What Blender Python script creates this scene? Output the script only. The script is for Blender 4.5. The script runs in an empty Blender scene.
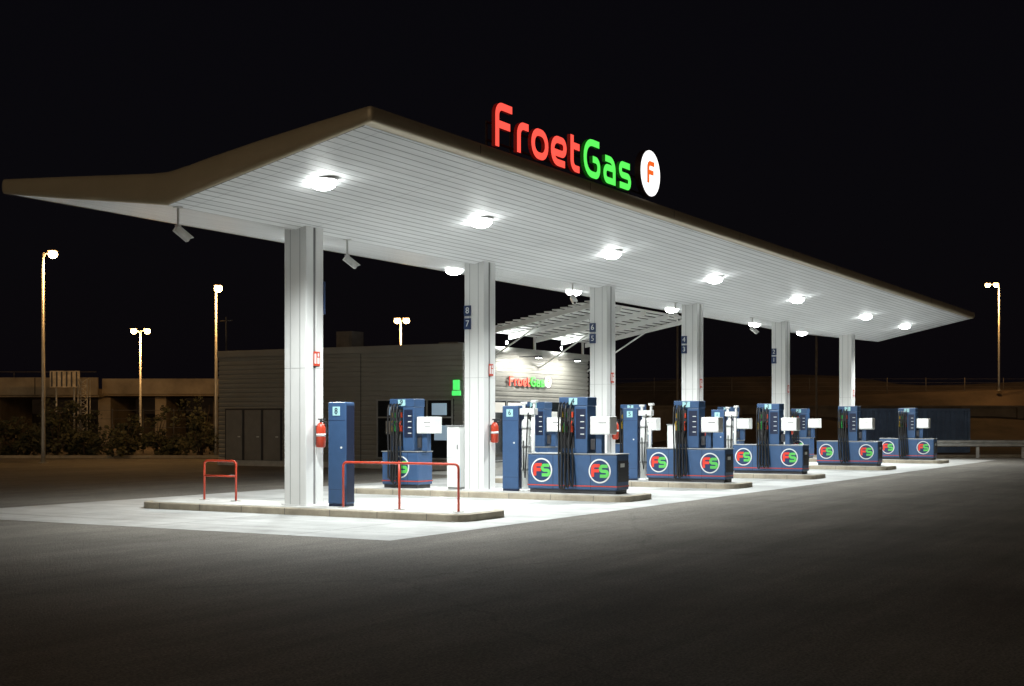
import bpy, bmesh, math, random
from mathutils import Vector, Matrix, noise
random.seed(7)
S = bpy.context.scene
COL = S.collection
R = math.radians

# ------------------------------------------------------------------ materials
def M(name, col, rough=.5, metal=0., var=.12, scale=3., bump=0., bscale=60., emis=None, estr=0., spec=None):
    m = bpy.data.materials.new(name); m.use_nodes = True
    nt = m.node_tree; N = nt.nodes; L = nt.links
    b = N['Principled BSDF']
    b.inputs['Roughness'].default_value = rough
    b.inputs['Metallic'].default_value = metal
    if spec is not None: b.inputs['Specular IOR Level'].default_value = spec
    tc = N.new('ShaderNodeTexCoord')
    n = N.new('ShaderNodeTexNoise'); n.inputs['Scale'].default_value = scale; n.inputs['Detail'].default_value = 7; n.inputs['Roughness'].default_value = .65
    L.new(tc.outputs['Object'], n.inputs['Vector'])
    mr = N.new('ShaderNodeMapRange'); mr.inputs[1].default_value = .3; mr.inputs[2].default_value = .7
    mr.inputs[3].default_value = 1 - var; mr.inputs[4].default_value = 1 + var
    L.new(n.outputs['Fac'], mr.inputs[0])
    mx = N.new('ShaderNodeMix'); mx.data_type = 'RGBA'; mx.blend_type = 'MULTIPLY'; mx.inputs[0].default_value = 1
    mx.inputs[6].default_value = (*col, 1)
    L.new(mr.outputs[0], mx.inputs[7])
    L.new(mx.outputs[2], b.inputs['Base Color'])
    if bump:
        n2 = N.new('ShaderNodeTexNoise'); n2.inputs['Scale'].default_value = bscale; n2.inputs['Detail'].default_value = 4
        L.new(tc.outputs['Object'], n2.inputs['Vector'])
        bp = N.new('ShaderNodeBump'); bp.inputs['Strength'].default_value = bump; bp.inputs['Distance'].default_value = .02
        L.new(n2.outputs['Fac'], bp.inputs['Height']); L.new(bp.outputs['Normal'], b.inputs['Normal'])
    if emis:
        b.inputs['Emission Color'].default_value = (*emis, 1); b.inputs['Emission Strength'].default_value = estr
    return m

def asphalt_mat():
    m = bpy.data.materials.new('asphalt'); m.use_nodes = True
    nt = m.node_tree; N = nt.nodes; L = nt.links; b = N['Principled BSDF']
    b.inputs['Roughness'].default_value = .8; b.inputs['Specular IOR Level'].default_value = .35
    tc = N.new('ShaderNodeTexCoord')
    def noi(sc, det=6, stretch=None):
        n = N.new('ShaderNodeTexNoise'); n.inputs['Scale'].default_value = sc; n.inputs['Detail'].default_value = det; n.inputs['Roughness'].default_value = .7
        if stretch:
            mp = N.new('ShaderNodeMapping'); mp.inputs['Scale'].default_value = stretch
            L.new(tc.outputs['Object'], mp.inputs[0]); L.new(mp.outputs[0], n.inputs['Vector'])
        else: L.new(tc.outputs['Object'], n.inputs['Vector'])
        return n
    def mul(a, bb):
        x = N.new('ShaderNodeMath'); x.operation = 'MULTIPLY'; L.new(a, x.inputs[0]); L.new(bb, x.inputs[1]); return x.outputs[0]
    def rng(a, lo, hi, o0, o1):
        mr = N.new('ShaderNodeMapRange'); mr.inputs[1].default_value = lo; mr.inputs[2].default_value = hi; mr.inputs[3].default_value = o0; mr.inputs[4].default_value = o1
        L.new(a, mr.inputs[0]); return mr.outputs[0]
    big = rng(noi(.25).outputs['Fac'], .35, .65, .78, 1.22)
    tyre = rng(noi(.5, 5, (.25, 3.0, 1)).outputs['Fac'], .35, .65, .80, 1.16)
    fine = rng(noi(45, 3).outputs['Fac'], .3, .7, .45, 1.7)
    vo = N.new('ShaderNodeTexVoronoi'); vo.feature = 'DISTANCE_TO_EDGE'; vo.inputs['Scale'].default_value = .13
    wob = noi(.9, 5); mixv = N.new('ShaderNodeMix'); mixv.data_type = 'VECTOR'; mixv.inputs[0].default_value = .5
    L.new(tc.outputs['Object'], mixv.inputs[4]); L.new(wob.outputs['Color'], mixv.inputs[5]); L.new(mixv.outputs[1], vo.inputs['Vector'])
    crack = rng(vo.outputs['Distance'], 0, .003, .8, 1)
    f = mul(mul(big, tyre), mul(fine, crack))
    mx = N.new('ShaderNodeMix'); mx.data_type = 'RGBA'; mx.blend_type = 'MULTIPLY'; mx.inputs[0].default_value = 1
    mx.inputs[6].default_value = (.160, .148, .128, 1); L.new(f, mx.inputs[7]); L.new(mx.outputs[2], b.inputs['Base Color'])
    bp = N.new('ShaderNodeBump'); bp.inputs['Strength'].default_value = .6; bp.inputs['Distance'].default_value = .015
    L.new(fine, bp.inputs['Height']); L.new(bp.outputs['Normal'], b.inputs['Normal'])
    return m

def concrete_mat():
    m = bpy.data.materials.new('concrete_slab'); m.use_nodes = True
    nt = m.node_tree; N = nt.nodes; L = nt.links; b = N['Principled BSDF']
    b.inputs['Roughness'].default_value = .6
    tc = N.new('ShaderNodeTexCoord'); sp = N.new('ShaderNodeSeparateXYZ'); L.new(tc.outputs['Object'], sp.inputs[0])
    def math_(op, a, v):
        x = N.new('ShaderNodeMath'); x.operation = op
        if hasattr(a, 'node'): L.new(a, x.inputs[0])
        else: x.inputs[0].default_value = a
        if hasattr(v, 'node'): L.new(v, x.inputs[1])
        else: x.inputs[1].default_value = v
        return x.outputs[0]
    def joint(s, pitch):
        a = math_('PINGPONG', s, pitch / 2)
        return math_('GREATER_THAN', a, .018)
    def nz(scale, det, lo, hi, o0, o1, st=None):
        n = N.new('ShaderNodeTexNoise'); n.inputs['Scale'].default_value = scale; n.inputs['Detail'].default_value = det; n.inputs['Roughness'].default_value = .68
        if st:
            mp = N.new('ShaderNodeMapping'); mp.inputs['Scale'].default_value = st; L.new(tc.outputs['Object'], mp.inputs[0]); L.new(mp.outputs[0], n.inputs['Vector'])
        else: L.new(tc.outputs['Object'], n.inputs['Vector'])
        r = N.new('ShaderNodeMapRange'); r.inputs[1].default_value = lo; r.inputs[2].default_value = hi; r.inputs[3].default_value = o0; r.inputs[4].default_value = o1
        L.new(n.outputs['Fac'], r.inputs[0]); return r.outputs[0]
    j = math_('MULTIPLY', joint(sp.outputs[0], 3.07), joint(sp.outputs[1], 3.0))
    j = math_('ADD', math_('MULTIPLY', j, .55), .45)
    f = math_('MULTIPLY', math_('MULTIPLY', nz(.8, 9, .3, .6, .64, 1.05), j), nz(30, 3, .3, .7, .9, 1.08))
    f = math_('MULTIPLY', f, nz(1.0, 4, .3, .6, .76, 1.05, (2.2, .12, 1)))
    mx = N.new('ShaderNodeMix'); mx.data_type = 'RGBA'; mx.blend_type = 'MULTIPLY'; mx.inputs[0].default_value = 1
    mx.inputs[6].default_value = (.43, .44, .43, 1); L.new(f, mx.inputs[7]); L.new(mx.outputs[2], b.inputs['Base Color'])
    return m

def soffit_mat():
    m = bpy.data.materials.new('soffit_panels'); m.use_nodes = True
    nt = m.node_tree; N = nt.nodes; L = nt.links; b = N['Principled BSDF']
    b.inputs['Roughness'].default_value = .55; b.inputs['Specular IOR Level'].default_value = .3
    tc = N.new('ShaderNodeTexCoord'); sp = N.new('ShaderNodeSeparateXYZ'); L.new(tc.outputs['Object'], sp.inputs[0])
    def line(s, pitch, w, lo):
        a = N.new('ShaderNodeMath'); a.operation = 'PINGPONG'; a.inputs[1].default_value = pitch / 2; L.new(s, a.inputs[0])
        r = N.new('ShaderNodeMapRange'); r.inputs[1].default_value = w * .4; r.inputs[2].default_value = w; r.inputs[3].default_value = lo; r.inputs[4].default_value = 1
        L.new(a.outputs[0], r.inputs[0]); return r.outputs[0]
    a = line(sp.outputs[1], .16, .015, .36); c = line(sp.outputs[0], 3.0, .012, .7)
    mu = N.new('ShaderNodeMath'); mu.operation = 'MULTIPLY'; L.new(a, mu.inputs[0]); L.new(c, mu.inputs[1])
    n = N.new('ShaderNodeTexNoise'); n.inputs['Scale'].default_value = 1.2; n.inputs['Detail'].default_value = 5
    mp = N.new('ShaderNodeMapping'); mp.inputs['Scale'].default_value = (.3, 5, 1); L.new(tc.outputs['Object'], mp.inputs[0]); L.new(mp.outputs[0], n.inputs['Vector'])
    r = N.new('ShaderNodeMapRange'); r.inputs[1].default_value = .3; r.inputs[2].default_value = .7; r.inputs[3].default_value = .88; r.inputs[4].default_value = 1.04
    L.new(n.outputs['Fac'], r.inputs[0])
    m2 = N.new('ShaderNodeMath'); m2.operation = 'MULTIPLY'; L.new(mu.outputs[0], m2.inputs[0]); L.new(r.outputs[0], m2.inputs[1])
    mx = N.new('ShaderNodeMix'); mx.data_type = 'RGBA'; mx.blend_type = 'MULTIPLY'; mx.inputs[0].default_value = 1
    mx.inputs[6].default_value = (.77, .78, .79, 1); L.new(m2.outputs[0], mx.inputs[7]); L.new(mx.outputs[2], b.inputs['Base Color'])
    bp = N.new('ShaderNodeBump'); bp.inputs['Strength'].default_value = .3; bp.inputs['Distance'].default_value = .01
    L.new(mu.outputs[0], bp.inputs['Height']); L.new(bp.outputs['Normal'], b.inputs['Normal'])
    return m

def emit(name, col, s):
    m = bpy.data.materials.new(name); m.use_nodes = True
    nt = m.node_tree; b = nt.nodes['Principled BSDF']
    b.inputs['Base Color'].default_value = (*[min(c, .6) for c in col], 1)
    b.inputs['Roughness'].default_value = .4
    b.inputs['Emission Color'].default_value = (*col, 1); b.inputs['Emission Strength'].default_value = s
    return m

m_asph = asphalt_mat(); m_conc = concrete_mat(); m_soff = soffit_mat()
m_dirt = M('dry_soil', (.08, .06, .042), .95, var=.45, scale=.3, bump=.5, bscale=3)
m_hill = M('hill_earth', (.07, .05, .034), .95, var=.55, scale=.25, bump=.6, bscale=2)
m_kerb = M('kerb_concrete', (.34, .30, .23), .75, var=.25, scale=3, bump=.2)
m_isl = M('island_concrete', (.44, .44, .42), .7, var=.2, scale=2.5, bump=.15)
m_white = M('white_painted_steel', (.66, .67, .66), .36, var=.03, scale=1.2)
m_groove = M('column_joint', (.2, .2, .2), .6)
m_gold = M('champagne_fascia', (.50, .42, .29), .36, metal=.3, var=.08, scale=1.2)
m_roof = M('roof_sheet', (.12, .11, .10), .7)
m_blue = M('pump_blue', (.040, .088, .19), .38, var=.09, scale=3)
m_blue2 = M('pump_dark_blue', (.018, .04, .11), .35)
m_navy = M('navy', (.012, .02, .05), .4)
m_black = M('black_rubber', (.010, .010, .011), .5)
m_dgrey = M('dark_grey_plastic', (.04, .04, .045), .5)
m_grey = M('grey_steel', (.32, .33, .33), .45, metal=.3)
m_galv = M('galvanised_steel', (.42, .42, .40), .45, metal=.5, var=.2)
m_dgalv = M('weathered_steel', (.12, .11, .10), .6, metal=.3, var=.3)
m_red = M('red_paint', (.50, .05, .02), .35)
m_green = M('green_paint', (.03, .35, .07), .4)
m_yel = M('yellow_plastic', (.65, .42, .03), .4)
m_wpl = M('white_plastic', (.70, .72, .71), .4, var=.04)
m_cam = M('camera_housing', (.55, .55, .53), .4, var=.04)
m_screen = emit('lit_display', (.95, 1, .95), .9)
m_num = emit('number_plate', (.35, .62, .85), .12)
m_lred = emit('letter_red', (1, .085, .06), 1.35)
m_lgrn = emit('letter_green', (.10, .85, .10), 1.25)
m_lredS = emit('letter_side_red', (.5, .015, .01), .10)
m_lgrnS = emit('letter_side_green', (.015, .4, .015), .08)
m_lwht = emit('letter_white', (1, 1, .97), 1.6)
m_logo_red = emit('logo_orange_red', (1, .15, .02), .95)
m_lret = M('letter_return', (.03, .012, .012), .5)
m_lens = emit('lamp_lens', (.96, 1, .98), 34)
m_sod = emit('sodium_lens', (1, .62, .22), 45)
m_clad = M('grey_cladding', (.26, .26, .24), .45, metal=.2, var=.1, scale=.6)
m_glass = M('dark_glass', (.012, .015, .018), .06, var=.02, spec=.8)
m_door = M('grey_door', (.20, .195, .18), .5)
m_beige = M('beige_concrete', (.32, .26, .18), .85, var=.45, scale=.4, bump=.2)
m_wall = M('dark_block_wall', (.12, .095, .07), .9, var=.5, scale=.5, bump=.2)
m_dark = M('dark_opening', (.012, .01, .008), .9)
m_leaf = M('leaves', (.045, .05, .024), .7, var=.5, scale=1.5)
m_leaf2 = M('leaves_light', (.065, .065, .032), .7, var=.4, scale=1.5)
m_bark = M('bark', (.08, .055, .035), .9)
m_cont = M('container_blue', (.11, .18, .32), .5, var=.3, scale=1)
m_ggrn = emit('green_cross', (.08, .9, .15), 1.0)
m_reflect = emit('painted_reflection', (.45, .65, .9), .3)
m_inside = emit('shop_interior_light', (1, .93, .75), .35)
m_lred2 = M('badge_red', (.70, .05, .03), .4); m_green2 = M('badge_green', (.11, .52, .10), .4)

# ------------------------------------------------------------------ geometry helpers
def box(bm, x0, x1, y0, y1, z0, z1, mi=0):
    vs = [bm.verts.new((x, y, z)) for x in (x0, x1) for y in (y0, y1) for z in (z0, z1)]
    for f in ((0, 1, 3, 2), (4, 6, 7, 5), (0, 4, 5, 1), (2, 3, 7, 6), (0, 2, 6, 4), (1, 5, 7, 3)):
        bm.faces.new([vs[i] for i in f]).material_index = mi

def tube(bm, pts, rad, seg=8, mi=0, smooth=True):
    pts = [Vector(p) for p in pts]
    if not isinstance(rad, (list, tuple)): rad = [rad] * len(pts)
    rings = []
    up = None
    for i, p in enumerate(pts):
        t = (pts[min(i + 1, len(pts) - 1)] - pts[max(i - 1, 0)]).normalized()
        if up is None:
            up = Vector((0, 0, 1)) if abs(t.z) < .9 else Vector((1, 0, 0))
        a = t.cross(up).normalized(); b = a.cross(t).normalized(); up = b
        rings.append([bm.verts.new(p + (a * math.cos(2 * math.pi * k / seg) + b * math.sin(2 * math.pi * k / seg)) * rad[i]) for k in range(seg)])
    for r0, r1 in zip(rings, rings[1:]):
        for k in range(seg):
            f = bm.faces.new((r0[k], r0[(k + 1) % seg], r1[(k + 1) % seg], r1[k])); f.smooth = smooth; f.material_index = mi
    bm.faces.new(rings[0][::-1]).material_index = mi
    bm.faces.new(rings[-1]).material_index = mi

def empty(name, loc=(0, 0, 0), rz=0, sc=1):
    e = bpy.data.objects.new(name, None); e.location = loc; e.rotation_euler = (0, 0, rz); e.empty_display_size = .3; e.scale = (sc, sc, sc)
    COL.objects.link(e); return e

def part(name, parent, mats, fn, bevel=0, loc=(0, 0, 0), rot=(0, 0, 0)):
    bm = bmesh.new(); fn(bm)
    bmesh.ops.recalc_face_normals(bm, faces=bm.faces)
    me = bpy.data.meshes.new(name); bm.to_mesh(me); bm.free()
    for m in (mats if isinstance(mats, (list, tuple)) else [mats]): me.materials.append(m)
    o = bpy.data.objects.new(name, me); COL.objects.link(o)
    o.location = loc; o.rotation_euler = rot
    if parent: o.parent = parent
    if bevel:
        md = o.modifiers.new('bevel', 'BEVEL'); md.width = bevel; md.segments = 2; md.limit_method = 'ANGLE'
    return o

def rounded(pts, r, n=6, closed=False):
    pts = [Vector(p) for p in pts]; out = []
    m = len(pts)
    for i, p in enumerate(pts):
        if not closed and i in (0, m - 1): out.append(p); continue
        a = pts[(i - 1) % m]; c = pts[(i + 1) % m]
        ra = min(r, (a - p).length * .499, (c - p).length * .499)
        s = p + (a - p).normalized() * ra; e = p + (c - p).normalized() * ra
        for k in range(n + 1):
            t = k / n
            w_ = .75
            q = (s * (1 - t) ** 2 + p * 2 * t * (1 - t) * w_ + e * t * t) / ((1 - t) ** 2 + 2 * t * (1 - t) * w_ + t * t)
            out.append(q)
    res = [out[0]]
    for p in out[1:]:
        if (p - res[-1]).length > 1e-4: res.append(p)
    if closed and (res[0] - res[-1]).length < 1e-4: res.pop()
    return res

def ribbon(bm, pts, w, org, ux, uz, depth, mif=0, mis=1, closed=False, lift=0):
    org, ux, uz = Vector(org), Vector(ux), Vector(uz); n = ux.cross(uz)
    m = len(pts); F = []; B = []
    for i, p in enumerate(pts):
        a = pts[(i - 1) % m] if (closed or i > 0) else p
        c = pts[(i + 1) % m] if (closed or i < m - 1) else p
        t1 = (p - a).normalized() if (p - a).length > 1e-6 else (c - p).normalized()
        t2 = (c - p).normalized() if (c - p).length > 1e-6 else t1
        t = (t1 + t2).normalized(); nn = Vector((-t.y, t.x)); k = 1 / max(.5, t.dot(t1))
        for s in (1, -1):
            q = p + nn * s * w / 2 * k
            base = org + ux * q.x + uz * q.y
            F.append(bm.verts.new(base + n * (depth + lift))); B.append(bm.verts.new(base))
    rngN = m if closed else m - 1
    for i in range(rngN):
        j = (i + 1) % m
        l0, r0, l1, r1 = 2 * i, 2 * i + 1, 2 * j, 2 * j + 1
        bm.faces.new((F[l0], F[r0], F[r1], F[l1])).material_index = mif
        bm.faces.new((B[l0], B[l1], B[r1], B[r0])).material_index = mis
        bm.faces.new((F[l0], F[l1], B[l1], B[l0])).material_index = mis
        bm.faces.new((F[r0], B[r0], B[r1], F[r1])).material_index = mis
    if not closed:
        bm.faces.new((F[0], B[0], B[1], F[1])).material_index = mis
        bm.faces.new((F[-2], F[-1], B[-1], B[-2])).material_index = mis

H = .73; XH = .54; SW = .125; h = SW / 2
V2 = lambda l: [Vector(p) for p in l]
GL = {
 'F': [(rounded(V2([(h, -.02), (h, H - h), (.56, H - h)]), .16), 0), (V2([(h, .36), (.49, .36)]), 0)],
 'r': [(rounded(V2([(h, 0), (h, XH - h), (.40, XH - h)]), .22), 0)],
 'o': [(rounded(V2([(h, h), (.56, h), (.56, XH - h), (h, XH - h)]), .25, closed=True), 1)],
 'e': [(rounded(V2([(.54, h), (h, h), (h, XH - h), (.54, XH - h), (.54, .235), (.1, .235)]), .23), 0)],
 't': [(rounded(V2([(.12, H - .06), (.12, h), (.42, h)]), .2), 0), (V2([(.12, XH - h), (.42, XH - h)]), 0)],
 'G': [(rounded(V2([(.66, H - h), (h, H - h), (h, h), (.64, h), (.64, .36), (.38, .36)]), .30), 0)],
 'a': [(rounded(V2([(.08, XH - h), (.48, XH - h), (.48, 0)]), .24), 0), (rounded(V2([(.48, .31), (h, .31), (h, h), (.48, h)]), .16), 0)],
 's': [(rounded(V2([(.50, XH - h), (h, XH - h), (h, .27), (.49, .27), (.49, h), (.03, h)]), .15), 0)],
 'S': [(rounded(V2([(.56, H - h), (h, H - h), (h, .36), (.55, .36), (.55, h), (.03, h)]), .2), 0)],
}
def glyph(bm, ch, x, sc, org, ux, uz, depth, w=SW):
    for k, (pts, cl) in enumerate(GL[ch]):
        ribbon(bm, [(Vector((p.x + 0, p.y))) * sc + Vector((x, 0)) for p in pts], w * sc, org, ux, uz, depth, closed=bool(cl), lift=.001 * k)

def disc(bm, c, ux, uz, r, depth, mi=0, seg=40):
    c, ux, uz = Vector(c), Vector(ux), Vector(uz); n = ux.cross(uz)
    f = [bm.verts.new(c + ux * r * math.cos(2 * math.pi * k / seg) + uz * r * math.sin(2 * math.pi * k / seg) + n * depth) for k in range(seg)]
    b = [bm.verts.new(v.co - n * depth) for v in f]
    bm.faces.new(f).material_index = mi; bm.faces.new(b[::-1]).material_index = mi
    for k in range(seg): bm.faces.new((f[k], b[k], b[(k + 1) % seg], f[(k + 1) % seg])).material_index = mi

def text(name, parent, body, size, loc, face, mat, ext=.003):
    cu = bpy.data.curves.new(name, 'FONT'); cu.body = body; cu.size = size; cu.extrude = ext; cu.align_x = 'CENTER'; cu.align_y = 'CENTER'
    cu.materials.append(mat)
    o = bpy.data.objects.new(name, cu); COL.objects.link(o)
    if face == '-X': m = Matrix(((0, 0, -1), (-1, 0, 0), (0, 1, 0)))
    else: m = Matrix(((1, 0, 0), (0, 0, -1), (0, 1, 0)))
    o.matrix_local = Matrix.Translation(loc) @ m.to_4x4()
    o.parent = parent
    return o

def lamp(name, parent, kind, loc, power, col, **kw):
    l = bpy.data.lights.new(name, kind); l.energy = power; l.color = col
    for k, v in kw.items(): setattr(l, k, v)
    o = bpy.data.objects.new(name, l); o.location = loc; COL.objects.link(o)
    if parent: o.parent = parent
    return o

# local survey grid of the plot (rotated 30 deg against the canopy axis)
def site(e, n):
    return (-19.31 + .5007 * e + .8655 * n, -15.55 - .8655 * e + .5007 * n)
SITE_ROT = R(-59.95)

# ------------------------------------------------------------------ ground
def sheet(name, poly, z, mat):
    def f(bm): bm.faces.new([bm.verts.new((x, y, z)) for x, y in poly])
    return part(name, None, mat, f)
sheet('ground', [(-600, -600), (900, -600), (900, 900), (-600, 900)], -.008, m_dirt)
asp = [site(-90, -60), site(120, -60), site(120, 63), site(-90, 57)]
sheet('asphalt_road', asp, -.004, m_asph)
sheet('concrete_pavement', [(-4.1, -4.8), (40.5, -4.8), (40.5, 5.6), (-4.1, 5.6)], 0.0, m_conc)
sheet('shop_pavement', [(15.5, 5.65), (31, 5.65), (31, 8.6), (15.5, 8.6)], 0.0, m_isl)

# ------------------------------------------------------------------ islands
CX = [0, 6.15, 12.3, 18.4, 26.5, 34.7]
def island(x):
    e = empty('pump_island', (x, 0, 0))
    def slab(bm, hw, y0, y1, z0, z1):
        o = rounded([(-hw, y0), (hw, y0), (hw, y1), (-hw, y1)], .35, 5, True)
        a = [bm.verts.new((p.x, p.y, z0)) for p in o]; b = [bm.verts.new((p.x, p.y, z1)) for p in o]
        bm.faces.new(b); n = len(o)
        for k in range(n): bm.faces.new((a[k], a[(k + 1) % n], b[(k + 1) % n], b[k]))
    part('kerb', e, m_kerb, lambda bm: slab(bm, .78, -3.92, 3.42, 0, .12), bevel=.02)
    part('top', e, m_isl, lambda bm: slab(bm, .66, -3.80, 3.3, .10, .126))
    part('kerb_joints', e, m_dgrey, lambda bm: [box(bm, -.783, -.77, -3.2 + k * 1.0, -3.192 + k * 1.0, .005, .115) for k in range(7)])
    return e
for x in CX: island(x)

# ------------------------------------------------------------------ columns / canopy
can = empty('station_canopy')
XS0, XS1 = -3.45, 39.4
ST = [(-4.0, 5.98, 6.22), (-3.0, 5.76, 6.09), (-2, 5.54, 5.95), (-1.0, 5.325, 5.79), (-.5, 5.215, 5.70), (-.15, 5.13, 5.645), (0, 5.10, 5.63), (.3, 5.14, 5.635), (1, 5.23, 5.68), (2.5, 5.42, 5.78), (3.8, 5.60, 5.86)]
def col_fn(x):
    def f(bm):
        w = .25
        box(bm, x - w, x - .035, -w, w, .126, 5.3); box(bm, x + .035, x + w, -w, w, .126, 5.3)
    return f
for i, x in enumerate(CX):
    part('column_%d' % (i + 1), can, m_white, col_fn(x), bevel=.012)
    part('column_core_%d' % (i + 1), can, m_groove, lambda bm: box(bm, x - .034, x + .034, -.235, .235, .126, 5.3))
    def seams(bm):
        for s in (-1, 1):
            box(bm, x - .2535, x - .251, s * .11 - .006, s * .11 + .006, .13, 5.3)
        for z in (2.6,):
            box(bm, x - .2525, x - .2505, -.24, .24, z, z + .006); box(bm, x - .24, x + .24, -.2525, -.2505, z, z + .006)
    part('column_trim_%d' % (i + 1), can, m_grey, seams)
    part('column_base_%d' % (i + 1), can, m_white, lambda bm: box(bm, x - .29, x + .29, -.29, .29, .127, .145))
def soff(bm):
    ys = [(-3.9, 5.955), (0, 5.102), (3.7, 5.59)]
    for (y0, z0), (y1, z1) in zip(ys, ys[1:]):
        bm.faces.new([bm.verts.new(p) for p in ((XS0 + .02, y0, z0), (XS1 - .02, y0, z0), (XS1 - .02, y1, z1), (XS0 + .02, y1, z1))])
part('soffit', can, m_soff, soff)
def roof(bm):
    pr = [(y, t - .02) for y, b, t in ST]
    vs = [[bm.verts.new((x, y, z)) for y, z in pr] for x in (XS0, XS1)]
    for k in range(len(pr) - 1): bm.faces.new((vs[0][k], vs[0][k + 1], vs[1][k + 1], vs[1][k]))
part('roof', can, m_roof, roof)
BUL = .07
def bulge(a): return math.sin(a) ** .6 if 0 < a < math.pi - 1e-6 else 0.
def fascia(bm):
    for X, sg in ((XS0, -1), (XS1, 1)):
        rows = []
        for y, b, t in ST:
            hh = t - b; row = []
            for k in range(9):
                a = math.pi * k / 8
                row.append(bm.verts.new((X + sg * BUL * bulge(a), y, b + hh / 2 - hh / 2 * math.cos(a))))
            rows.append(row)
        for r0, r1 in zip(rows, rows[1:]):
            for k in range(8):
                bm.faces.new((r0[k], r0[k + 1], r1[k + 1], r1[k])).smooth = True
    for Y, sg, b, t in ((-4.0, -1, 5.98, 6.22), (3.8, 1, 5.60, 5.86)):
        rows = []
        for X in (XS0, XS1):
            row = []
            for k in range(9):
                a = math.pi * k / 8; hh = t - b
                row.append(bm.verts.new((X, Y + sg * BUL * bulge(a), b + hh / 2 - hh / 2 * math.cos(a))))
            rows.append(row)
        for k in range(8): bm.faces.new((rows[0][k], rows[0][k + 1], rows[1][k + 1], rows[1][k])).smooth = True
        bm.faces.new([bm.verts.new(p) for p in ((XS0, Y, b), (XS1, Y, b), (XS1, Y - sg * .12, b - .022), (XS0, Y - sg * .12, b - .022))])
        for X, sx in ((XS0, -1), (XS1, 1)):
            hh = t - b
            prev = None
            for q in range(7):
                an = math.pi / 2 * q / 6
                row = []
                for k in range(9):
                    a = math.pi * k / 8
                    row.append(bm.verts.new((X + sx * BUL * bulge(a) * math.cos(an), Y + sg * BUL * bulge(a) * math.sin(an), b + hh / 2 - hh / 2 * math.cos(a))))
                if prev:
                    for k in range(8): bm.faces.new((prev[k], prev[k + 1], row[k + 1], row[k])).smooth = True
                prev = row
part('fascia', can, m_gold, fascia)
part('fascia_joints', can, m_dgrey, lambda bm: [box(bm, X, X + .012, -4.074, -4.069, 6.03, 6.17) for X in [(-.5 + 4.0 * k) for k in range(10)]])

LX = [-2.0, 2.9, 8.7, 15.1, 22.2, 30.2, 36.0]
def zs(y): return 5.102 + (-y) * .2187 if y < 0 else 5.102 + y * .1328
for i, x in enumerate(LX):
    for j, y in enumerate((-2.0, 2.3)):
        if i == 0 and j == 1: continue
        z = zs(y)
        e = can
        part('downlight_rim_%d%d' % (i, j), e, m_wpl, lambda bm: tube(bm, [(x, y, z + .07), (x, y, z - .0)], .24, 28))
        def lens(bm):
            bmesh.ops.create_uvsphere(bm, u_segments=24, v_segments=12, radius=.22, matrix=Matrix.Translation((x, y, z - .035)) @ Matrix.Diagonal((1, 1, .55, 1)))
            for f in bm.faces: f.smooth = True
        part('downlight_lens_%d%d' % (i, j), e, m_lens, lens)
        lamp('downlight_%d%d' % (i, j), e, 'SPOT', (x, y, z - .34), 1850 if j == 0 else 1300, (.96, 1, .985), spot_size=R(139), spot_blend=.85, shadow_soft_size=.16)

# CCTV
def cctv(x, y=0., z=5.1, rz=.6):
    e = empty('security_camera', (x, y, z), rz, .72)
    part('stem', e, m_cam, lambda bm: (tube(bm, [(0, 0, 0.02), (0, 0, -.42)], .03), box(bm, -.08, .08, -.08, .08, -.02, .0), box(bm, -.05, .05, -.05, .05, -.50, -.41)))
    part('housing', e, m_cam, lambda bm: (box(bm, -.07, .07, -.25, .15, -.07, .07), box(bm, -.09, .09, -.30, .17, .072, .088)), bevel=.01, loc=(0, -.05, -.57), rot=(R(35), 0, 0))
    part('lens', e, m_black, lambda bm: tube(bm, [(0, -.25, 0), (0, -.262, 0)], .045), loc=(0, -.05, -.57), rot=(R(35), 0, 0))
for x, r in ((-3.2, 1.2), (1.3, 1.0), (10.6, -.8), (17.1, -.6), (23.6, 1.0)): cctv(x, 0.0, 5.11, r)

# column signage
def number_sign(x, a, b):
    e = empty('bay_number_sign', (x - .26, .15, 3.95), 0, .82)
    part('plate', e, m_blue2, lambda bm: (box(bm, -.02, 0, -.10, .12, .02, .30), box(bm, -.02, 0, -.10, .12, -.34, -.04)), bevel=.004)
    text('numeral_1', e, a, .24, (-.024, .01, .16), '-X', m_wpl); text('numeral_2', e, b, .24, (-.024, .01, -.19), '-X', m_wpl)
for x, a, b in ((CX[1], '8', '7'), (CX[2], '6', '5'), (CX[3], '4', '3'), (CX[4], '2', '1')): number_sign(x, a, b)
sgn1 = empty('notice_sign', (.30, -.12, 3.9))
part('plate', sgn1, m_blue2, lambda bm: box(bm, -.04, .0, -.14, .14, -.3, .3), bevel=.004)
part('symbol', sgn1, m_wpl, lambda bm: (box(bm, -.043, -.041, -.08, .08, .02, .2), box(bm, -.043, -.041, -.08, .08, -.2, -.05)))
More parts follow.
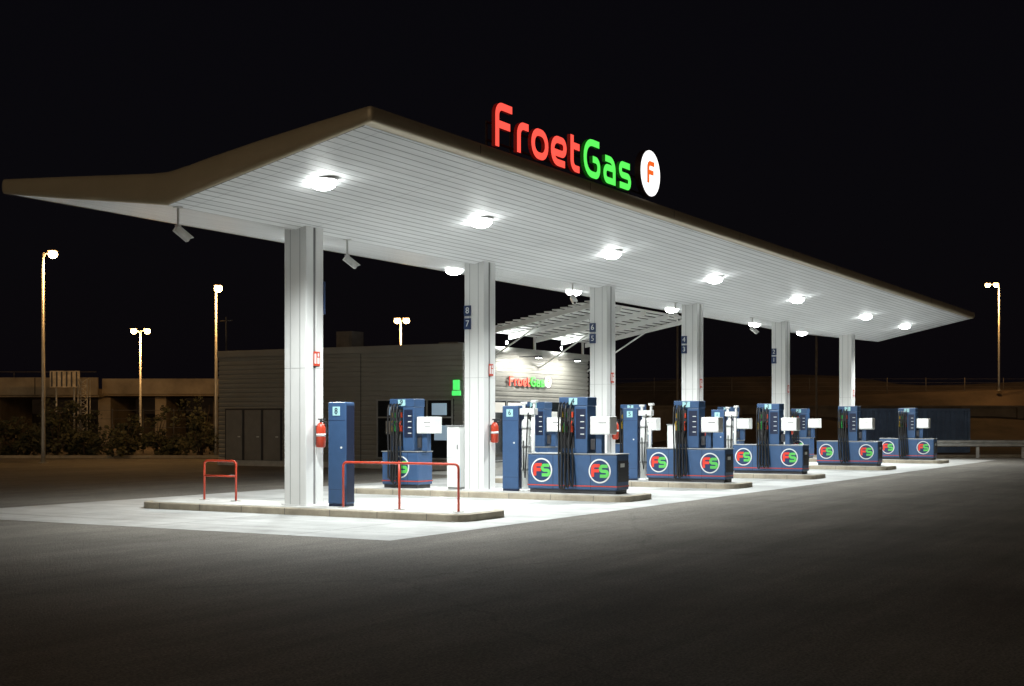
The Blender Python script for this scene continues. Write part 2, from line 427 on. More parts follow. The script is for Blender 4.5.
def ext(x):
    e = empty('fire_extinguisher', (x + .05, -.35, 1.17))
    part('cylinder', e, m_red, lambda bm: tube(bm, [(0, 0, 0), (0, 0, .02), (0, 0, .36), (0, 0, .42), (0, 0, .45)], [.06, .085, .085, .06, .03], 16))
    part('valve', e, m_dgrey, lambda bm: (tube(bm, [(0, 0, .45), (0, 0, .5)], .022), box(bm, -.02, .02, -.09, .05, .5, .525), tube(bm, [(0, -.02, .48), (.07, -.05, .46), (.1, -.05, .3), (.1, -.03, .1)], .013)))
    part('label', e, m_wpl, lambda bm: tube(bm, [(0, 0, .20), (0, 0, .25)], .0865, 16))
    part('bracket', e, m_dgrey, lambda bm: box(bm, -.03, .03, .085, .1, .05, .4))
    s = empty('extinguisher_sign', (x + .04, -.26, 2.78))
    part('plate', s, m_red, lambda bm: box(bm, -.09, .09, -.008, 0, -.13, .13))
    part('pictogram', s, m_wpl, lambda bm: (box(bm, -.07, -.02, -.011, -.009, -.09, .09), box(bm, .01, .07, -.011, -.009, -.09, .02), box(bm, .02, .06, -.011, -.009, .04, .10)))
for x in CX: ext(x)

# ------------------------------------------------------------------ roof sign
def logo_letters(parent, org, ux, uz, sc, depth):
    xs = [0, .73, 1.23, 1.95, 2.65]
    part('letters_red', parent, [m_lred, m_lredS], lambda bm: [glyph(bm, c, x * sc, sc, org, ux, uz, depth) for c, x in zip('Froet', xs)])
    part('letters_green', parent, [m_lgrn, m_lgrnS], lambda bm: [glyph(bm, c, x * sc, sc, org, ux, uz, depth) for c, x in zip('Gas', [3.24, 4.08, 4.78])])
sg = empty('illuminated_brand_sign', (-.02, -3.96, 6.25))
logo_letters(sg, (0, -.04, 0.02), (1, 0, 0), (0, 0, 1), 1.0, .07)
part('disc_case', sg, m_lret, lambda bm: disc(bm, (6.27, .02, .53), (1, 0, 0), (0, 0, 1), .485, .13))
part('disc_face', sg, m_lwht, lambda bm: disc(bm, (6.27, -.112, .53), (1, 0, 0), (0, 0, 1), .47, .012))
part('disc_letter', sg, [m_logo_red, m_lret], lambda bm: glyph(bm, 'F', 6.10, .60, (0, -.125, .33), (1, 0, 0), (0, 0, 1), .008, .16))
def frame(bm):
    box(bm, .0, 6.7, .06, .09, .10, .13); box(bm, .0, 6.7, .06, .09, .40, .43)
    for k in range(9): box(bm, .05 + k * .80, .08 + k * .80, .092, .12, -.1, .45)
part('support_frame', sg, m_lret, frame)

# ------------------------------------------------------------------ fuel pumps
def fuel_pump(x, y, z=.126, num='4', half=1.3, flip=1):
    e = empty('fuel_pump', (x, y, z))
    part('plinth', e, m_dgrey, lambda bm: box(bm, -.26, .26, -half + .04, half - .04, 0, .08))
    part('cabinet', e, m_blue, lambda bm: box(bm, -.29, .29, -half, half, .08, .82), bevel=.025)
    part('cabinet_top', e, m_grey, lambda bm: box(bm, -.303, .303, -half - .012, half + .012, .821, .842), bevel=.006)
    part('stripe', e, m_red, lambda bm: (box(bm, -.294, .294, -half - .004, half + .004, .15, .172),))
    part('panel_seams', e, m_navy, lambda bm: [box(bm, -.293, .293, yy - .005, yy + .005, .09, .81) for yy in (-.42 * half, .42 * half)])
    if half > .8:
        part('service_grille', e, m_dgrey, lambda bm: [box(bm, -.24, .24, -half - .008, -half - .002, .25, .70)] + [box(bm, -.25, .25, -half - .022, -half - .009, .27 + k * .07, .30 + k * .07) for k in range(6)])
        part('grille_label', e, m_wpl, lambda bm: [box(bm, -.18, .02, -half - .026, -half - .023, .56, .64)])
    ux, uz = (0, -1, 0), (0, 0, 1)
    for k, yy in enumerate([half - .34, -half + .40] if half > .8 else [0]):
        part('badge_ring_%d' % k, e, m_wpl, lambda bm: disc(bm, (-.29, yy, .48), ux, uz, .255, .006))
        part('badge_disc_%d' % k, e, m_blue2, lambda bm: disc(bm, (-.296, yy, .48), ux, uz, .225, .004))
        part('badge_red_%d' % k, e, [m_lred2, m_lred2], lambda bm: (glyph(bm, 'F', .0, .34, (-.301, yy + .18, .365), ux, uz, .004, .2)))
        part('badge_green_%d' % k, e, [m_green2, m_green2], lambda bm: (glyph(bm, 'S', .0, .34, (-.301, yy + .0, .355), ux, uz, .004, .2)))
    # tower
    part('tower', e, m_blue, lambda bm: (box(bm, -.21, .21, -.33, -.02, .843, 1.84), box(bm, -.15, .15, -.02, .33, .843, 1.84), box(bm, -.22, .22, -.34, .34, 1.842, 2.03)), bevel=.016)
    part('nozzle_bay', e, m_dgrey, lambda bm: (box(bm, -.156, .156, .01, .31, .95, 1.80),))
    part('price_strip', e, m_navy, lambda bm: (box(bm, -.216, .216, -.29, -.06, 1.15, 1.78),))
    part('price_digits', e, m_wpl, lambda bm: [box(bm, -.22, .22, -.26, -.17, 1.24 + k * .13, 1.258 + k * .13) for k in range(4)])
    part('number_plate', e, m_num, lambda bm: box(bm, -.227, -.221, -.1, .10, 1.87, 2.01))
    text('numeral', e, num, .16, (-.231, .0, 1.943), '-X', m_navy)
    cols = [m_yel, m_green, m_dgrey, m_red]
    def hoses(bm):
        for sx in (-1, 1):
            for k in range(4):
                yy = .29 - k * .085
                j = random.uniform(-.03, .03); dz = random.uniform(-.03, .12)
                path = [(sx * .22, yy, 1.91), (sx * .30, yy + j, 1.88), (sx * .34, yy + j, 1.75), (sx * .35, yy + j, 1.4), (sx * (.36 + .02 * k), yy - .02, .7), (sx * (.38 + .02 * k), yy - .03 + j, .25 + dz), (sx * .40, yy - .05 + j, .12 + dz), (sx * .40, yy - .08 + j, .10 + dz), (sx * .39, yy - .12, .2 + dz), (sx * .35, yy - .09, .7), (sx * .28, yy - .03, 1.13), (sx * .22, yy - .01, 1.28)]
                tube(bm, path, .021, 8)
    part('hoses', e, m_black, hoses)
    def nozz(bm, k):
        for sx in (-1, 1):
            yy = .28 - k * .08
            a, b = sorted((sx * .16, sx * .22)); box(bm, a, b, yy - .026, yy + .026, 1.28, 1.42)
            a, b = sorted((sx * .16, sx * .19)); box(bm, a, b, yy - .022, yy + .022, 1.6, 1.72)
            tube(bm, [(sx * .21, yy, 1.3), (sx * .25, yy, 1.46), (sx * .19, yy, 1.52)], .02, 6)
    for k in range(4): part('nozzle_%d' % k, e, cols[k], lambda bm: nozz(bm, k), bevel=.006)
    # side display heads
    part('display_post', e, m_blue, lambda bm: (box(bm, -.08, .08, -.60, -.46, .843, 1.25),), bevel=.01)
    part('display_case', e, m_wpl, lambda bm: (box(bm, -.17, .17, -.84, -.37, 1.24, 1.62),), bevel=.02)
    part('display_screen', e, m_screen, lambda bm: (box(bm, -.176, .176, -.80, -.42, 1.29, 1.58),))
    part('display_readout', e, m_grey, lambda bm: [box(bm, -.179, -.177, -.76, -.56, 1.47, 1.50), box(bm, -.179, -.177, -.76, -.60, 1.39, 1.41)])
    part('display_keys', e, m_dgrey, lambda bm: (box(bm, -.10, .10, -.455, -.35, .92, 1.15),))
    return e

nums = ['8', '4', '7', '3', '2', '1']
for i, x in enumerate(CX[1:]):
    fuel_pump(x, -2.44, num=nums[i + 1], half=1.06)
    fuel_pump(x, 1.95, num=str(9 - i), half=.5)

def terminal(x, y, num):
    e = empty('payment_terminal', (x, y, .126))
    part('body', e, m_blue, lambda bm: box(bm, -.13, .13, -.2, .2, .04, 1.86), bevel=.02)
    part('side_panel', e, m_navy, lambda bm: (box(bm, -.11, .11, -.206, -.201, .08, 1.8), box(bm, -.12, .12, -.19, .19, 0, .04)))
    part('plate', e, m_num, lambda bm: box(bm, -.137, -.131, -.07, .09, 1.62, 1.78))
    text('numeral', e, num, .15, (-.141, .01, 1.70), '-X', m_navy)
    part('lock', e, m_wpl, lambda bm: (tube(bm, [(-.13, -.1, 1.05), (-.14, -.1, 1.05)], .02),))
    part('seams', e, m_navy, lambda bm: (box(bm, -.1325, -.131, -.185, .185, 1.53, 1.536), box(bm, -.1325, -.131, -.185, .185, .30, .306)))
for i, x in enumerate(CX[:4]): terminal(x, -.85, '8651'[i])

def cabinet(x, y):
    e = empty('utility_cabinet', (x, y, .126))
    part('body', e, m_wpl, lambda bm: box(bm, -.14, .14, -.17, .17, .05, 1.4), bevel=.015)
    part('trim', e, m_grey, lambda bm: (box(bm, -.12, .12, -.15, .15, 0, .05), box(bm, -.155, .155, -.185, .185, 1.402, 1.43), box(bm, -.143, -.141, -.15, .15, .70, .708), box(bm, -.155, -.141, -.13, -.10, .9, 1.0)))
for x in CX[1:4]: cabinet(x - .1, .55)

def hose_post(x, y):
    e = empty('air_and_water_post', (x, y, .126))
    part('post', e, m_wpl, lambda bm: (tube(bm, [(0, 0, 0), (0, 0, 1.5), (0, 0, 1.56)], [.10, .10, .07], 16), tube(bm, [(0, 0, 0), (0, 0, .05)], .15, 16),
        tube(bm, [(0, -.17, .3), (0, -.17, 1.72)], .04, 10), tube(bm, [(0, -.17, .34), (0, 0, .34)], .03), tube(bm, [(0, -.17, 1.2), (0, 0, 1.2)], .03)))
    part('head', e, m_wpl, lambda bm: (box(bm, -.09, .09, -.24, .12, 1.66, 1.80), tube(bm, [(0, .0, 1.5), (0, 0, 1.7)], .05), tube(bm, [(0, -.2, 1.8), (0, -.2, 1.93)], .035), tube(bm, [(0, .06, 1.8), (0, .06, 1.9)], .035), box(bm, -.06, .06, -.27, -.14, 1.92, 1.98), box(bm, -.05, .05, 0, .12, 1.89, 1.94)), bevel=.01)
    part('collars', e, m_grey, lambda bm: [tube(bm, [(0, 0, z), (0, 0, z + .05)], .112, 16) for z in (.45, .95, 1.35)])
    part('hose', e, m_black, lambda bm: tube(bm, [(-.09, -.1, 1.7), (-.2, -.14, 1.5), (-.22, -.12, .8), (-.2, -.08, .3), (-.16, -.02, .5), (-.13, 0, 1.1)], .016, 6))
for x in CX[1:4]: hose_post(x, -1.18)

def rail(x, y0, y1, posts, mid=False, hgt=.8):
    e = empty('guard_rail', (x, 0, .126))
    def f(bm):
        r = .021
        p = rounded([Vector((0, y0, 0)), Vector((0, y0, hgt)), Vector((0, y1, hgt)), Vector((0, y1, 0))], .08, 5)
        tube(bm, p, r, 10)
        for k in range(1, posts - 1):
            yy = y0 + (y1 - y0) * k / (posts - 1); tube(bm, [(0, yy, 0), (0, yy, hgt)], r, 10)
        if mid: tube(bm, [(0, y0, hgt * .62), (0, y1, hgt * .62)], .018, 8)
    part('rails', e, m_red, f)
    part('base_plates', e, m_galv, lambda bm: [box(bm, -.07, .07, y0 + (y1 - y0) * k / (posts - 1) - .07, y0 + (y1 - y0) * k / (posts - 1) + .07, 0, .012) for k in range(posts)])
rail(-.3, -3.52, -1.12, 3)
rail(.2, 1.8, 2.6, 2, True, .76)

# ------------------------------------------------------------------ shop building
BX0, BX1, BY0, BY1, BH = 18.8, 28.1, 8.4, 19.2, 4.26
bd = empty('service_station_shop')
def walls(bm):
    rings = []; p = .17; prof = []; z = 0
    while z < BH - .3:
        prof += [(z, 0), (z + p * .55, 0), (z + p * .68, .022), (z + p * .9, .022)]; z += p
    prof.append((BH - .25, 0))
    for zz, off in prof:
        rings.append([bm.verts.new(c) for c in ((BX0 + off, BY0 + off, zz), (BX1 - off, BY0 + off, zz), (BX1 - off, BY1 - off, zz), (BX0 + off, BY1 - off, zz))])
    for a, b in zip(rings, rings[1:]):
        for i in range(4): bm.faces.new((a[i], a[(i + 1) % 4], b[(i + 1) % 4], b[i]))
part('walls', bd, m_clad, walls)
part('parapet', bd, m_clad, lambda bm: (box(bm, BX0 - .04, BX1 + .04, BY0 - .04, BY1 + .04, BH - .25, BH)), bevel=.02)
part('plinth', bd, m_isl, lambda bm: box(bm, BX0 - .03, BX1 + .03, BY0 - .03, BY1 + .03, 0, .2))
part('panel_joints', bd, m_dgrey, lambda bm: [box(bm, BX0 - .006, BX0 + .01, y, y + .025, .2, BH - .26) for y in (12.6, 14.6, 15.9)])
def doors(bm):
    for k, y in enumerate((16.2, 17.1, 18.0)):
        box(bm, BX0 - .06, BX0 + .05, y, y + .78, .21, 2.05)
part('doors', bd, m_door, doors, bevel=.01)
part('door_frames', bd, m_dgrey, lambda bm: [box(bm, BX0 - .045, BX0 + .06, y - .06, y + .84, .205, 2.11) for y in (16.2, 17.1, 18.0)])
part('door_handles', bd, m_wpl, lambda bm: [box(bm, BX0 - .09, BX0 - .061, y + .08, y + .18, 1.05, 1.09) for y in (16.2, 17.1, 18.0)])
part('windows', bd, m_glass, lambda bm: (box(bm, BX0 - .05, BX0 + .05, 8.75, 11.9, .35, 2.4), box(bm, 20.2, 27.2, BY0 - .05, BY0 + .05, .22, 2.4)))
part('window_frames', bd, m_grey, lambda bm: [box(bm, BX0 - .075, BX0 - .051, y - .03, y + .03, .35, 2.4) for y in (8.78, 9.8, 10.85, 11.87)] + [box(bm, BX0 - .07, BX0 - .052, 8.75, 11.9, z, z + .05) for z in (.35, 1.75, 2.35)] + [box(bm, x - .03, x + .03, BY0 - .075, BY0 - .051, .22, 2.4) for x in (20.2, 21.6, 23, 24.4, 25.8, 27.2)] + [box(bm, 20.2, 27.2, BY0 - .07, BY0 - .052, z, z + .05) for z in (.24, 2.35)])
part('lit_window_panes', bd, m_inside, lambda bm: [box(bm, x0, x1, BY0 - .056, BY0 - .0515, z0, z1) for x0, x1, z0, z1 in ((20.3, 21.5, 1.95, 2.3), (21.7, 22.9, 1.95, 2.3), (23.1, 24.3, 1.1, 2.3), (25.9, 27.1, 1.5, 2.3))])
part('roof_deck', bd, m_roof, lambda bm: box(bm, BX0 + .05, BX1 - .05, BY0 + .05, BY1 - .05, BH - .2, BH - .1))
part('air_conditioner', bd, m_dgalv, lambda bm: (box(bm, 19.6, 20.3, 13.6, 14.3, BH - .1, BH + .62), box(bm, 19.58, 19.6, 13.7, 14.2, BH, BH + .5), box(bm, 21, 21.6, 10, 10.8, BH - .1, BH + .2)), bevel=.02)
part('antenna', bd, m_dgalv, lambda bm: (tube(bm, [(19.0, 19.0, BH), (19.0, 19.0, BH + 1.3)], .025), tube(bm, [(19.0, 18.7, BH + 1.15), (19.0, 19.3, BH + 1.15)], .02)))
part('green_light_sign', bd, m_ggrn, lambda bm: (box(bm, BX0 - .30, BX0 - .22, 8.33, 8.64, 2.50, 2.66), box(bm, BX0 - .30, BX0 - .22, 8.38, 8.60, 2.69, 3.02)))
part('sign_bracket', bd, m_grey, lambda bm: box(bm, BX0 - .21, BX0, 8.45, 8.5, 2.5, 3.0))
part('posters', bd, m_wpl, lambda bm: (box(bm, BX0 - .06, BX0 - .053, 10.95, 11.5, 1.2, 1.65), box(bm, BX0 - .06, BX0 - .053, 9.95, 10.4, .9, 1.6), box(bm, 24.7, 25.4, BY0 - .06, BY0 - .053, 1.2, 2.0)))
part('painted_window_reflections', bd, m_reflect, lambda bm: (box(bm, BX0 - .06, BX0 - .053, 9.0, 9.6, 1.85, 2.25), box(bm, BX0 - .06, BX0 - .053, 11.0, 11.4, 1.85, 2.2), box(bm, BX0 - .06, BX0 - .053, 8.95, 9.5, 1.0, 1.5), box(bm, 21.8, 22.6, BY0 - .06, BY0 - .053, 1.3, 1.9)))  # glowing bluish panels added in place of reflections in the glass
part('vents', bd, m_dgrey, lambda bm: [box(bm, BX0 - .04, BX0, y, y + .5, 2.9, 3.1) for y in (15.1, )])
ss = empty('shop_wall_sign', (21.75, BY0 - .06, 2.9))
logo_letters(ss, (0, 0, 0), (1, 0, 0), (0, 0, 1), .48, .04)
part('disc_face', ss, m_lwht, lambda bm: disc(bm, (2.85, -.01, .2), (1, 0, 0), (0, 0, 1), .2, .05))
part('disc_letter', ss, [m_logo_red, m_lret], lambda bm: glyph(bm, 'F', 2.78, .3, (0, -.062, .1), (1, 0, 0), (0, 0, 1), .006, .16))
for k, x in enumerate((22.6, 25.6)):
    part('wall_light_%d' % k, bd, m_dgrey, lambda bm: (box(bm, x - .1, x + .1, BY0 - .9, BY0 - .7, 3.9, 3.98), tube(bm, [(x, BY0 - .7, 3.95), (x, BY0, 3.95)], .02)), bevel=.01)
    part('wall_light_lens_%d' % k, bd, m_lens, lambda bm: box(bm, x - .07, x + .07, BY0 - .88, BY0 - .72, 3.885, 3.898))
    l = lamp('wall_light_bulb_%d' % k, bd, 'SPOT', (x, BY0 - 1.0, 3.80), 260, (1, .97, .88), spot_size=R(165), spot_blend=.6, shadow_soft_size=.06)
    l.rotation_euler = (R(35), 0, 0)

# entrance canopy with louvres
ec = empty('entrance_louvre_canopy')
def zc(y): return 4.72 + (8.4 - y) * .19
def louv(bm):
    for k in range(5):
        x = 20 + k * 2.0
        vs = [bm.verts.new((x + d, y, zc(y) + q)) for d in (0, .1) for y in (4.1, 8.5) for q in (-.16, .0)]
        for f in ((0, 1, 3, 2), (4, 6, 7, 5), (0, 4, 5, 1), (2, 3, 7, 6), (0, 2, 6, 4), (1, 5, 7, 3)): bm.faces.new([vs[i] for i in f])
    for k in range(15):
        y = 4.15 + k * .3
        box(bm, 19.9, 28.2, y, y + .25, zc(y) + .01, zc(y) + .05)
part('louvres', ec, m_white, louv)
part('posts', ec, m_white, lambda bm: [tube(bm, [(x, 8.6, 3.9), (x, 8.6, 4.75)], .05) for x in (20.1, 24.1, 28.0)] + [tube(bm, [(x, 8.4, 3.6), (x, 5.8, zc(5.8) - .1)], .03) for x in (20.1, 24.1, 28.0)])
for k, x in enumerate((21.5, 25.6)):
    part('lamp_%d' % k, ec, m_lens, lambda bm: disc(bm, (x, 8.28, 4.4), (1, 0, 0), (0, 0, 1), .06, .02))
    l = lamp('uplight_%d' % k, ec, 'SPOT', (x, 8.0, 4.2), 130, (.95, 1, .95), spot_size=R(165), spot_blend=.6, shadow_soft_size=.05)
    l.rotation_euler = (R(150), 0, 0)

# ------------------------------------------------------------------ street lamps
def street_lamp(e_, n_, top, zb=0, heads=((.4, 0),), power=500, lit=True):
    x, y = site(e_, n_)
    e = empty('street_lamp', (x, y, zb), SITE_ROT)
    hgt = top - zb
    part('pole', e, m_galv if lit else m_dgalv, lambda bm: (tube(bm, [(0, 0, 0), (0, 0, .5), (0, 0, hgt)], [.10, .08, .05], 10), tube(bm, [(0, 0, 0), (0, 0, .03)], .2, 10)))
    for k, (dx, dy) in enumerate(heads):
        part('arm_%d' % k, e, m_dgalv, lambda bm: tube(bm, [(0, 0, hgt - .25), (dx * .25, dy * .25, hgt - .03), (dx * .7, dy * .7, hgt + .02), (dx, dy, hgt + .03)], .035, 8))
        part('head_%d' % k, e, m_dgalv, lambda bm: (box(bm, dx - .14, dx + .24, dy - .12, dy + .12, hgt + .05, hgt + .12)), bevel=.03)
        if lit:
            part('lens_%d' % k, e, m_sod, lambda bm: bmesh.ops.create_uvsphere(bm, u_segments=16, v_segments=10, radius=.18, matrix=Matrix.Translation((dx + .06, dy, hgt - .06)) @ Matrix.Diagonal((1.0, .9, .9, 1))))
            lamp('bulb_%d' % k, e, 'POINT', (dx + .06, dy - .30, hgt - .42), power, (1, .52, .17), shadow_soft_size=.12)
street_lamp(-18.4, 52.8, 8.25, heads=((.32, 0),), power=380)
street_lamp(-22.1, 80, 7.05, heads=((-.45, 0), (.35, 0)), power=600)
street_lamp(-13.2, 60, 7.6, heads=((.08, -.2),), power=330)
street_lamp(-6.2, 75, 7.3, heads=((-.25, 0), (.25, 0)), power=300)
street_lamp(36.2, 100, 11.8, zb=3.9, heads=((-.9, 0), (-.35, -.2)), power=650)
street_lamp(18.1, 80, 8.2, heads=((.4, 0),), lit=False)
street_lamp(9.6, 78, 8.2, heads=((.4, 0),), lit=False)

# ------------------------------------------------------------------ background
def hill(bm):
    prof = [(84, 0), (92, .6), (98, 2.6), (101, 3.9), (108, 4.1), (111, 4.8), (118, 5.0), (150, 5.6), (220, 5.5), (400, 0)]
    grid = []
    for i in range(110):
        ee = -110 + i * 3.0
        row = []
        for j, (n_, z) in enumerate(prof):
            dl = 26 if ee < 2 else max(0, 26 - (ee - 2) * 1.9)
            x, y = site(ee + random.uniform(-.6, .6), n_ + dl + 2.5 * noise.noise(Vector((ee * .1, j * .7, 0))))
            row.append(bm.verts.new((x, y, -.05 + z * (1 + .22 * noise.noise(Vector((ee * .06, j * .5, 3))) ) if z > 0 else -.05)))
        grid.append(row)
    for a, b in zip(grid, grid[1:]):
        for k in range(len(prof) - 1): bm.faces.new((a[k], a[k + 1], b[k + 1], b[k])).smooth = True
part('hillside', None, m_hill, hill)
rw = empty('retaining_wall', (*site(0, 0), 0), SITE_ROT)
part('wall', rw, m_wall, lambda bm: (box(bm, 8, 90, 96, 96.4, 0, 2.6),))
part('coping', rw, m_wall, lambda bm: box(bm, 8, 90, 95.9, 96.5, 2.602, 2.75))
part('buttresses', rw, m_wall, lambda bm: [box(bm, 8 + k * 4, 8.4 + k * 4, 95.75, 95.998, 0, 2.6) for k in range(20)])
fe = empty('wire_fence', (*site(0, 0), 0), SITE_ROT)
part('posts', fe, m_dgalv, lambda bm: [tube(bm, [(8 + k * 3, 104, 3.4), (8 + k * 3, 104, 5.0)], .03, 6) for k in range(28)])
part('wires', fe, m_dgalv, lambda bm: [box(bm, 8, 89, 103.995, 104.005, 4.0 + k * .3, 4.012 + k * .3) for k in range(4)])

# road overpass on the left
ov = empty('road_overpass', (*site(0, 0), 0), SITE_ROT)
part('deck', ov, m_beige, lambda bm: (box(bm, -90, -29.5, 96, 106, 3.35, 3.95), box(bm, -29.49, -19.5, 97, 106, 3.45, 4.0)), bevel=.03)
part('parapet', ov, m_beige, lambda bm: (box(bm, -90, -29.5, 95.8, 96.0, 3.5, 4.75), box(bm, -29.49, -19.5, 96.8, 97.0, 3.6, 4.7)))
part('parapet_joints', ov, m_dark, lambda bm: [box(bm, -88 + k * 3, -87.95 + k * 3, 95.78, 95.799, 3.52, 4.73) for k in range(20)])
part('railing', ov, m_dgalv, lambda bm: [tube(bm, [(-90, 95.9, 5.15), (-29.6, 95.9, 5.15)], .03, 6)] + [tube(bm, [(-89.5 + k * 2, 95.9, 4.75), (-89.5 + k * 2, 95.9, 5.15)], .025, 6) for k in range(30)])
part('piers', ov, m_beige, lambda bm: [box(bm, -86 + k * 8, -85.1 + k * 8, 97.5, 104, 0, 3.34) for k in range(8)] + [box(bm, -26, -25.2, 98, 104, 0, 3.44)])
part('abutment', ov, m_wall, lambda bm: (box(bm, -22, -13, 99, 108, 0, 3.44), box(bm, -90, -22.01, 107, 107.4, 0, 2.2)))
bb = empty('billboard', (*site(0, 0), 0), SITE_ROT)
part('panel', bb, M('billboard_print', (.5, .44, .34), .6, var=.5, scale=2), lambda bm: box(bm, -30.9, -28.9, 89.9, 90.0, 3.9, 5.0), bevel=.01)
part('stripes', bb, m_dgrey, lambda bm: [box(bm, -30.8 + k * .33, -30.7 + k * .33, 89.88, 89.899, 3.95, 4.95) for k in range(6)])
part('legs', bb, m_galv, lambda bm: [tube(bm, [(xx, 90.05, 0), (xx, 90.05, 4.6)], .07) for xx in (-30.5, -29.3)])
py = empty('lattice_mast', (*site(-28.0, 88), 0), SITE_ROT)
def lat(bm):
    for sx in (-.3, .3):
        for sy in (-.3, .3): tube(bm, [(sx, sy, 0), (sx, sy, 4.4)], .03, 6)
    for k in range(10):
        z = k * .44
        tube(bm, [(-.3, -.3, z), (.3, -.3, z + .44)], .018, 5); tube(bm, [(.3, -.3, z), (-.3, -.3, z + .44)], .018, 5)
        tube(bm, [(-.3, .3, z), (-.3, -.3, z + .44)], .018, 5); tube(bm, [(-.3, -.3, z), (.3, -.3, z)], .018, 5)
part('lattice', py, m_galv, lat)
lf = empty('chain_fence', (*site(0, 0), 0), SITE_ROT)
part('posts', lf, m_dgalv, lambda bm: [tube(bm, [(-24 + k * 1.6, 70, 0), (-24 + k * 1.6, 70, 2.3)], .035, 6) for k in range(6)])
part('rails', lf, m_dgalv, lambda bm: [box(bm, -24, -16, 69.99, 70.01, .4 + k * .45, .42 + k * .45) for k in range(5)])

def shrubs(bm):
    for k in range(50):
        big = random.random() < .2
        e_ = -40 + k * .56 + random.uniform(-.5, .5); n_ = random.uniform(58.5, 64)
        cx, cy = site(e_, n_); hh = random.uniform(2.0, 2.9) if big else random.uniform(.8, 1.9); w = random.uniform(.8, 1.5)
        for s in range(5):
            a = random.uniform(0, 6.28); tube(bm, [(cx, cy, 0), (cx + .3 * math.cos(a), cy + .3 * math.sin(a), hh * .5), (cx + w * .5 * math.cos(a), cy + w * .5 * math.sin(a), hh * .85)], [.03, .02, .008], 4, mi=2)
        cl = [(random.gauss(0, w * .4), random.gauss(0, w * .4), random.uniform(.15, .95) * hh, random.uniform(.18, .42)) for _ in range(13)]
        for (ax, ay, az, r) in cl:
            mi = random.choice((0, 0, 1))
            for _ in range(42):
                d = Vector((random.gauss(0, 1), random.gauss(0, 1), random.gauss(0, 1))).normalized() * r * random.uniform(.5, 1.1)
                c = Vector((cx + ax, cy + ay, max(.06, az))) + d
                u = Vector((random.gauss(0, 1), random.gauss(0, 1), random.gauss(0, 1))).normalized(); v = u.orthogonal().normalized()
                s = random.uniform(.04, .09)
                f = bm.faces.new([bm.verts.new(c + u * s * 1.5), bm.verts.new(c + v * s), bm.verts.new(c - u * s * 1.5), bm.verts.new(c - v * s)]); f.material_index = mi
part('shrubs', None, [m_leaf, m_leaf2, m_bark], shrubs)

# containers
def container(e_, n_, rz, top):
    ct = empty('shipping_container', (*site(e_, n_), 0), SITE_ROT + rz)
    def cont(bm):
        n = 24; L_ = 6.06; pts = []
        for k in range(n):
            x0 = -L_ / 2 + L_ * k / n; d = L_ / n
            pts += [(x0, 0), (x0 + d * .4, 0), (x0 + d * .5, .05), (x0 + d * .9, .05)]
        pts.append((L_ / 2, 0))
        a = [bm.verts.new((x, y, .15)) for x, y in pts]; b = [bm.verts.new((x, y, top - .14)) for x, y in pts]
        for k in range(len(pts) - 1): bm.faces.new((a[k], a[k + 1], b[k + 1], b[k]))
        box(bm, -3.03, 3.03, .08, 2.4, .12, top - .1)
    part('corrugated_body', ct, m_cont, cont)
    part('frame', ct, m_cont, lambda bm: (box(bm, -3.05, 3.05, -.03, .07, 0, .15), box(bm, -3.05, 3.05, -.03, .07, top - .14, top), box(bm, -3.06, -2.93, -.032, .07, .15, top - .14), box(bm, 2.93, 3.06, -.032, .07, .15, top - .14)))
container(20.9, 70, R(6), 2.3)

# road barrier right
gr = empty('crash_barrier', (*site(18.4, 60), 0), SITE_ROT + R(-2))
def barrier(bm):
    L_ = 40
    prof = [(0, .50), (-.06, .54), (-.06, .60), (0, .65), (-.06, .70), (-.06, .76), (0, .80)]
    a = [bm.verts.new((0, y, z)) for y, z in prof]; b = [bm.verts.new((L_, y, z)) for y, z in prof]
    for k in range(len(prof) - 1): bm.faces.new((a[k], a[k + 1], b[k + 1], b[k]))
    for k in range(20): box(bm, .3 + k * 2, .42 + k * 2, .01, .13, 0, .72)
part('w_beam', gr, m_galv, barrier)
kb = empty('far_kerb', (*site(-90, 57.5), 0), SITE_ROT + R(1.6))
part('kerb_stones', kb, m_kerb, lambda bm: [box(bm, k * 2.0, k * 2.0 + 1.985, 0, .18, 0, .13) for k in range(105)])

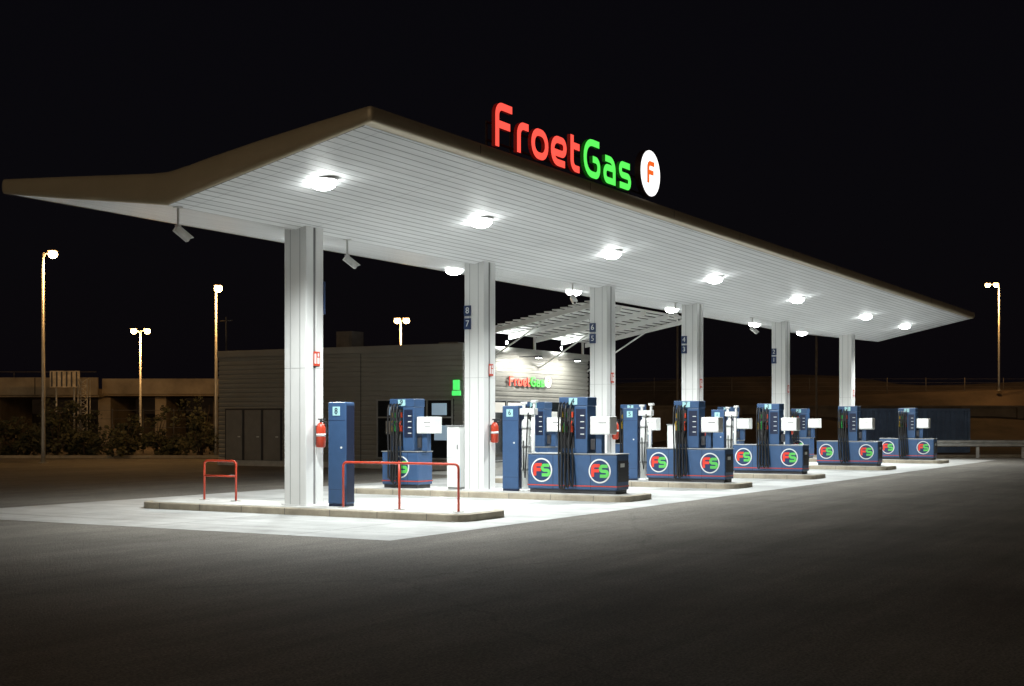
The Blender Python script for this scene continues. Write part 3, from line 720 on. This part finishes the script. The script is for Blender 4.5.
# ------------------------------------------------------------------ world: night sky, warm glow added out of view to light the canopy end
w = bpy.data.worlds.new('World'); S.world = w; w.use_nodes = True
N = w.node_tree.nodes; L = w.node_tree.links; N.clear()
out = N.new('ShaderNodeOutputWorld'); add = N.new('ShaderNodeAddShader')
sky = N.new('ShaderNodeTexSky'); sky.sky_type = 'NISHITA'; sky.sun_disc = False; sky.sun_elevation = R(1); sky.sun_rotation = R(230)
b1 = N.new('ShaderNodeBackground'); b1.inputs[1].default_value = .0004; L.new(sky.outputs[0], b1.inputs[0])
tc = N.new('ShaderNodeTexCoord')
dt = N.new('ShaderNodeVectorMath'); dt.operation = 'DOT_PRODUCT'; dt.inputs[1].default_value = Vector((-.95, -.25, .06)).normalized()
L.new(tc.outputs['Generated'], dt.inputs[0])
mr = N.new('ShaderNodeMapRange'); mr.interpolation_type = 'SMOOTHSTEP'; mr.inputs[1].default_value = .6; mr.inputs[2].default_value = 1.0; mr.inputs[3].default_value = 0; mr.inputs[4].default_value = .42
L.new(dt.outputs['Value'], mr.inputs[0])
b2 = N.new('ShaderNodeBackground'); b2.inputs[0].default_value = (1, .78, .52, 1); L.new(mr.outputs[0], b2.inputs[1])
b3 = N.new('ShaderNodeBackground'); b3.inputs[0].default_value = (.72, .62, 1.0, 1); b3.inputs[1].default_value = .003
add2 = N.new('ShaderNodeAddShader')
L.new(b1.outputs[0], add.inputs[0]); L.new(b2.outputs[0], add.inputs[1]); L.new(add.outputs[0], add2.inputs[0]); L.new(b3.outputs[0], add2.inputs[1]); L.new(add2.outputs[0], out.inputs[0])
mo = lamp('moon', None, 'SUN', (0, 0, 60), .003, (.8, .85, 1), angle=R(.5)); mo.rotation_euler = (R(50), 0, R(-60))

# ------------------------------------------------------------------ camera
cd = bpy.data.cameras.new('camera'); cam = bpy.data.objects.new('camera', cd); COL.objects.link(cam)
cam.location = (-19.31, -15.55, 1.65); cam.rotation_euler = (R(90), 0, R(-59.95))
cd.sensor_width = 36; cd.lens = 47.29; cd.shift_y = 78 / 1024; cd.clip_end = 2000
S.camera = cam
S.view_settings.view_transform = 'Standard'; S.view_settings.look = 'None'; S.view_settings.exposure = 0
